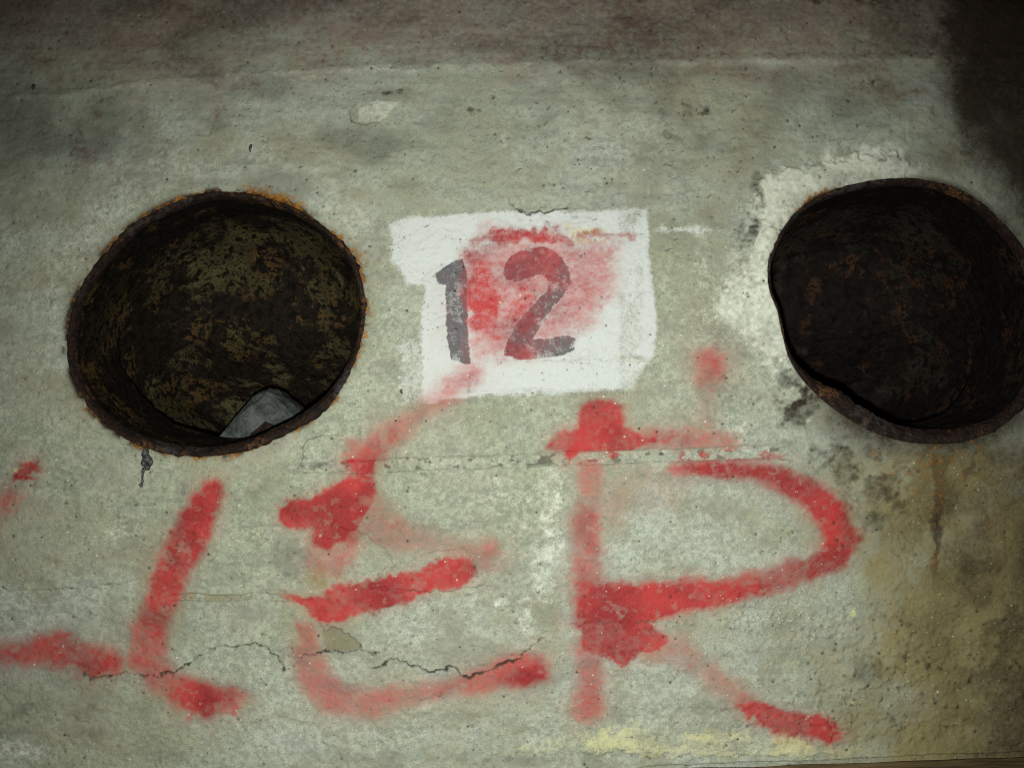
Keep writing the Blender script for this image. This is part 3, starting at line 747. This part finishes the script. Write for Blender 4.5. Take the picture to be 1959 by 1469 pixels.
# solid body of the wall behind the face
bm = bmesh.new()
x0, x1, z0, z1 = XA[0], XA[-1], ZA[0], ZA[-1]
f = [bm.verts.new(p) for p in ((x0, .01, z0), (x1, .01, z0), (x1, .01, z1), (x0, .01, z1))]
b = [bm.verts.new(p) for p in ((x0, .6, z0), (x1, .6, z0), (x1, .6, z1), (x0, .6, z1))]
bm.faces.new(b[::-1] if False else (b[1], b[0], b[3], b[2]))
for i in range(4):
    bm.faces.new((f[i], f[(i + 1) % 4], b[(i + 1) % 4], b[i]))
from_bm('wall_body', bm, M_CORE, wall, False)

# ------------------------------------------------------------------ rusty pipes set in the wall
def to_xz(p):
    return np.stack([(p[:, 0] - CX) * S, (CY - p[:, 1]) * S], 1)

def loft(name, rings, mat, parent, cap=False):
    n = len(rings[0])
    v = np.concatenate(rings, 0); q = []
    m = len(rings)
    a = np.arange(n); b2 = (a + 1) % n
    for i in range(m - 1):
        q.append(np.stack([i * n + a, i * n + b2, (i + 1) * n + b2, (i + 1) * n + a], 1))
    return mesh_np(name, v, np.concatenate(q), mat, parent, True)

def smooth_noise(n, k, seed, amp):
    r = np.random.default_rng(seed)
    f = np.fft.rfftfreq(n, 1 / n)
    sp = (r.normal(size=len(f)) + 1j * r.normal(size=len(f))) * np.where((f > 0) & (f < k), 1 / np.maximum(f, 1) ** .6, 0)
    s = np.fft.irfft(sp, n)
    return amp * s / (np.abs(s).max() + 1e-9)

def pipe(name, outline, seed, label, back_mat, depth, bury, chamber_depth, flange):
    n = len(outline)
    cen = outline.mean(0)
    root = empty(name, ((cen[0] - CX) * S, 0, (CY - cen[1]) * S))
    off = np.array(root.location)
    tan = np.roll(outline, -1, 0) - np.roll(outline, 1, 0)
    tan /= np.hypot(*tan.T)[:, None]
    nor = np.stack([-tan[:, 1], tan[:, 0]], 1)
    if ((outline - cen) * nor).sum() < 0: nor = -nor
    hi = smooth_noise(n, 60, seed, 1.0); h2 = smooth_noise(n, 125, seed + 1, 1.0); lo_ = smooth_noise(n, 12, seed + 2, 1.0)
    r = np.random.default_rng(seed)
    def ring(o, y):
        p = to_xz(outline + nor * (np.asarray(o) * np.ones(n))[:, None])
        yy = np.asarray(y) * np.ones(n)
        return np.stack([p[:, 0] - off[0], yy - off[1], p[:, 1] - off[2]], 1)
    th = np.arctan2(-(outline[:, 1] - cen[1]), outline[:, 0] - cen[0])
    by = bury(th)
    fl_ = flange(th) * (1 + .22 * smooth_noise(n, 140, seed + 21, 1.0) + .2 * smooth_noise(n, 25, seed + 22, 1.0))
    thick = 11 * sstep(.2, -.7, np.sin(th)) + 5 * np.exp(-((th + 2.3) / .5) ** 2) + 2 * smooth_noise(n, 30, seed + 3, 1.0)
    # crusted rim, slightly proud of the concrete
    rim = [ring(10 + 7 * h2 - 14 * by, .010 + 0 * th), ring(6 + 7 * h2 - 11 * by, .0006 + .008 * by + .0012 * hi), ring(1 + 4 * h2 + 2 * hi - 8 * by, -.0022 + .010 * by + .001 * h2),
           ring(-3 + 1.5 * h2 - 5 * by - .25 * fl_, -.0012 + .011 * by + .0008 * hi), ring(-7 + 1.5 * hi - 3 * by - .65 * fl_, .003 + .0015 * h2 + .010 * by), ring(-9 + h2 - 2 * by - fl_, .0085 + .006 * by)]
    loft('rim', rim, M_RIM, root)
    # sleeve running into the wall, torn at its inner edge
    L = 16
    sl_ = []
    low = sstep(.15, -.45, np.sin(th))
    ragged = low * .010 * smooth_noise(n, 90, seed + 5, 1.0) + .008 * lo_ * low
    sl_.append(rim[-1] - np.array([0, .0005, 0]))
    for i in range(1, L + 1):
        t = i / L
        sl_.append(ring(-9 - fl_ - np.maximum(1.5 + thick - .7 * fl_, 0) * t + 1.2 * np.roll(h2, i * 7) + 1.0 * np.roll(hi, i * 3), .011 + (depth + ragged - .011) * t + .006 * by * (1 - t)))
    sl_.append(ring(-8 - np.maximum(thick, fl_ + 1) + 4 * h2, depth + ragged + .004))
    sl_.append(ring((2 + h2) * low - 9 * (1 - low), depth + ragged + .005))
    sl_.append(ring(26 * low - 7 * (1 - low), depth + .006 * (1 - low) - .004))
    loft('sleeve', sl_, back_mat, root)
    # the bend behind it
    ch = []
    K = 46
    r2 = np.random.default_rng(seed + 9)
    drop = 30 * np.clip(-np.sin(th), 0, 1)
    for i in range(K + 1):
        t = i / K
        k2 = 1 - t
        a = t * math.pi / 2
        sc = 1 - t
        yy = depth - .012 + chamber_depth * (1 - (1 - t) ** 6)
        rr = np.hypot(*(outline - cen).T)
        full = outline + nor * ((14 + drop) * low - 10.2 * (1 - low))[:, None]
        cc = cen + np.array([0, 30]) * t
        p = cc + (full - cc) * max(sc, .002)
        v = (p[:, 1] - cen[1]) / np.abs(outline[:, 1] - cen[1]).max()
        yy = yy + .12 * sstep(-.15, 1.0, v) * min(1, t * 5)
        nzv = .003 * smooth_noise(n, 24, seed + 50 + i // 3, 1.0) * (1 - t ** 6)
        q = to_xz(p)
        ch.append(np.stack([q[:, 0] - off[0], yy + nzv, q[:, 1] - off[2]], 1))
    loft('bend', ch, back_mat, root)
    tag(root, label, 'pipe', 'pipe openings in the wall')
    return root

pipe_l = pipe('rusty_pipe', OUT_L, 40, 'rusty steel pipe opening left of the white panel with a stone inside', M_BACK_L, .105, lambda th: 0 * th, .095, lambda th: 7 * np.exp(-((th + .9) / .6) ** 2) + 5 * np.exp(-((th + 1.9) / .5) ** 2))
def bury_r(th):
    return np.exp(-((np.abs(th) - math.pi) / .55) ** 2) * np.where(th > 0, .9, 1.0)
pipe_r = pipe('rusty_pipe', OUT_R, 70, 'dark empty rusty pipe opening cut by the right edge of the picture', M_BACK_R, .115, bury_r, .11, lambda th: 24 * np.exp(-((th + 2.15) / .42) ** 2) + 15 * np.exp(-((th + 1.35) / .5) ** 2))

# torn flake of the lip standing in front of the stone
def flake():
    k = (DIST + .098) / DIST
    P = [(468, 862), (474, 844), (482, 828), (492, 821), (500, 813), (508, 806), (515, 812), (514, 823), (529, 827), (541, 821), (556, 815), (560, 824), (540, 842), (505, 866)]
    bm = bmesh.new(); off = Vector(pipe_l.location)
    lay = []
    for y in (.096, .1005):
        lay.append([bm.verts.new(Vector(((x - CX) * S * k + random.uniform(-.0006, .0006), y + random.uniform(-.0012, .0012), (CY - z) * S * k)) - off) for x, z in P])
    bm.faces.new(lay[0]); bm.faces.new(lay[1][::-1])
    for i in range(len(P)):
        j = (i + 1) % len(P); bm.faces.new((lay[0][j], lay[0][i], lay[1][i], lay[1][j]))
    bmesh.ops.triangulate(bm, faces=bm.faces)
    bmesh.ops.recalc_face_normals(bm, faces=bm.faces)
    from_bm('rust_flake', bm, M_SLEEVE, pipe_l, False)
flake()
# dried tar drip hanging from the left rim
def blobs(name, pts, mat, parent, off):
    bm = bmesh.new()
    for (x, y, rx, rz, yy) in pts:
        g = bmesh.ops.create_icosphere(bm, subdivisions=2, radius=1)
        for v in g['verts']:
            w = 1 + .22 * math.sin(v.co.x * 5 + x) * math.cos(v.co.z * 4 + y)
            v.co = Vector(((x - CX) * S + v.co.x * rx * S * w, yy + v.co.y * min(rx, rz) * S * w, (CY - y) * S + v.co.z * rz * S * w)) - off
    return from_bm(name, bm, mat, parent)
blobs('drip', [(279, 866, 7, 9, -.002), (283, 877, 9, 9, -.003), (277, 885, 5, 7, -.003), (290, 883, 5, 8, -.003), (284, 893, 6, 7, -.0025), (275, 900, 3, 7, -.002), (274, 910, 2.5, 6, -.002), (274, 919, 2.2, 5, -.002), (272, 927, 4, 4, -.003)],
      M_TAR, pipe_l, Vector(pipe_l.location))
# small dark flecks stuck to the plaster
for (x, y, a, b, rot) in [(480, 285, 3.0, 8, -.15), (66, 168, 3.5, 6, -.3), (768, 749, 2.5, 5, .2)]:
    bm = bmesh.new(); bmesh.ops.create_icosphere(bm, subdivisions=2, radius=1)
    for v in bm.verts:
        xx, zz = v.co.x * a * (1 + .3 * v.co.z), v.co.z * b
        xx += 1.6 * v.co.z ** 2
        v.co = Vector((xx * math.cos(rot) - zz * math.sin(rot), v.co.y * 2.2, xx * math.sin(rot) + zz * math.cos(rot))) * S + Vector(((x - CX) * S, -.0028, (CY - y) * S))
    from_bm('fleck', bm, M_TAR, wall)

# ------------------------------------------------------------------ the stone in the left pipe
def stone():
    yd = .118
    k = (DIST + yd) / DIST
    prof = [(400, 862), (407, 845), (420, 828), (439, 811), (455, 793), (468, 776), (480, 762), (494, 750), (513, 743), (524, 745), (535, 755), (548, 767), (560, 776), (570, 789), (578, 800), (572, 835), (520, 868), (450, 885)]
    P = [((x - CX) * S * k, (CY - y) * S * k) for x, y in prof]
    cx = sum(p[0] for p in P) / len(P); cz = sum(p[1] for p in P) / len(P)
    bm = bmesh.new()
    for sc, dy in ((.55, -.012), (.86, -.004), (1.0, .014), (.95, .05), (.7, .075)):
        for (x, z) in P:
            bm.verts.new((cx + (x - cx) * sc + random.uniform(-.001, .001), yd + dy + random.uniform(-.002, .002), cz + (z - cz) * sc + (.004 if sc < .6 else 0)))
    r = bmesh.ops.convex_hull(bm, input=bm.verts)
    bmesh.ops.delete(bm, geom=list({g for g in r['geom_interior'] + r['geom_unused'] if isinstance(g, bmesh.types.BMVert)}), context='VERTS')
    bmesh.ops.triangulate(bm, faces=bm.faces)
    bmesh.ops.subdivide_edges(bm, edges=bm.edges, cuts=2, use_grid_fill=True)
    from mathutils import noise
    for v in bm.verts:
        v.co += Vector((0, -1, .3)) * .006 * noise.noise(v.co * 38) + noise.noise_vector(v.co * 120) * .0022
    bmesh.ops.recalc_face_normals(bm, faces=bm.faces)
    o = from_bm('stone', bm, M_STONE, None, False)
    base = Vector((cx, yd + .02, min(p[1] for p in P)))
    for v in o.data.vertices: v.co -= base
    o.location = base
    return tag(o, 'smooth grey stone lying inside the lower lip of the left pipe', 'stone')
stone()

# ------------------------------------------------------------------ foot of the wall: timber and floor
def plank():
    bm = bmesh.new()
    nx, prof = 120, [(.004, -.05), (.004, -.004), (.000, .0), (-.03, .001), (-.075, -.001), (-.08, -.006), (-.08, -.05)]
    from mathutils import noise
    rows = []
    xa, xb = (1230 - CX) * S, .95
    for i in range(nx + 1):
        x = xa + (xb - xa) * i / nx
        row = []
        for (y, z) in prof:
            e = .0016 * noise.noise(Vector((x * 18, y * 90, z * 90)))
            row.append(bm.verts.new((x + (.012 * noise.noise(Vector((y * 300, z * 200, 3))) if i == 0 else 0), y - .002 + e, z + e)))
        rows.append(row)
    for a, b in zip(rows[:-1], rows[1:]):
        for i in range(len(prof)):
            j = (i + 1) % len(prof)
            bm.faces.new((a[i], a[j], b[j], b[i]))
    bm.faces.new(rows[0]); bm.faces.new(rows[-1][::-1])
    bmesh.ops.recalc_face_normals(bm, faces=bm.faces)
    o = from_bm('wooden_plank', bm, M_WOOD, None, False)
    x_ref, z_ref = (1600 - CX) * S, (CY - 1456) * S
    ang = math.atan2(24, 700)
    for v in o.data.vertices:
        v.co = Vector((v.co.x - x_ref, v.co.y, v.co.z))
    o.location = (x_ref, -.004, z_ref); o.rotation_euler = (0, -ang, 0)
    return tag(o, 'weathered brown timber lying along the foot of the concrete wall', 'plank')
plank()

bm = bmesh.new()
bmesh.ops.create_grid(bm, x_segments=80, y_segments=80, size=15)
for v in bm.verts:
    v.co = Vector((v.co.x, v.co.y - 8, -.452 + .004 * math.sin(v.co.x * 3.1) * math.cos(v.co.y * 2.3)))
tag(from_bm('ground', bm, M_GROUND), kind='structure', label='dirty concrete floor at the foot of the wall')
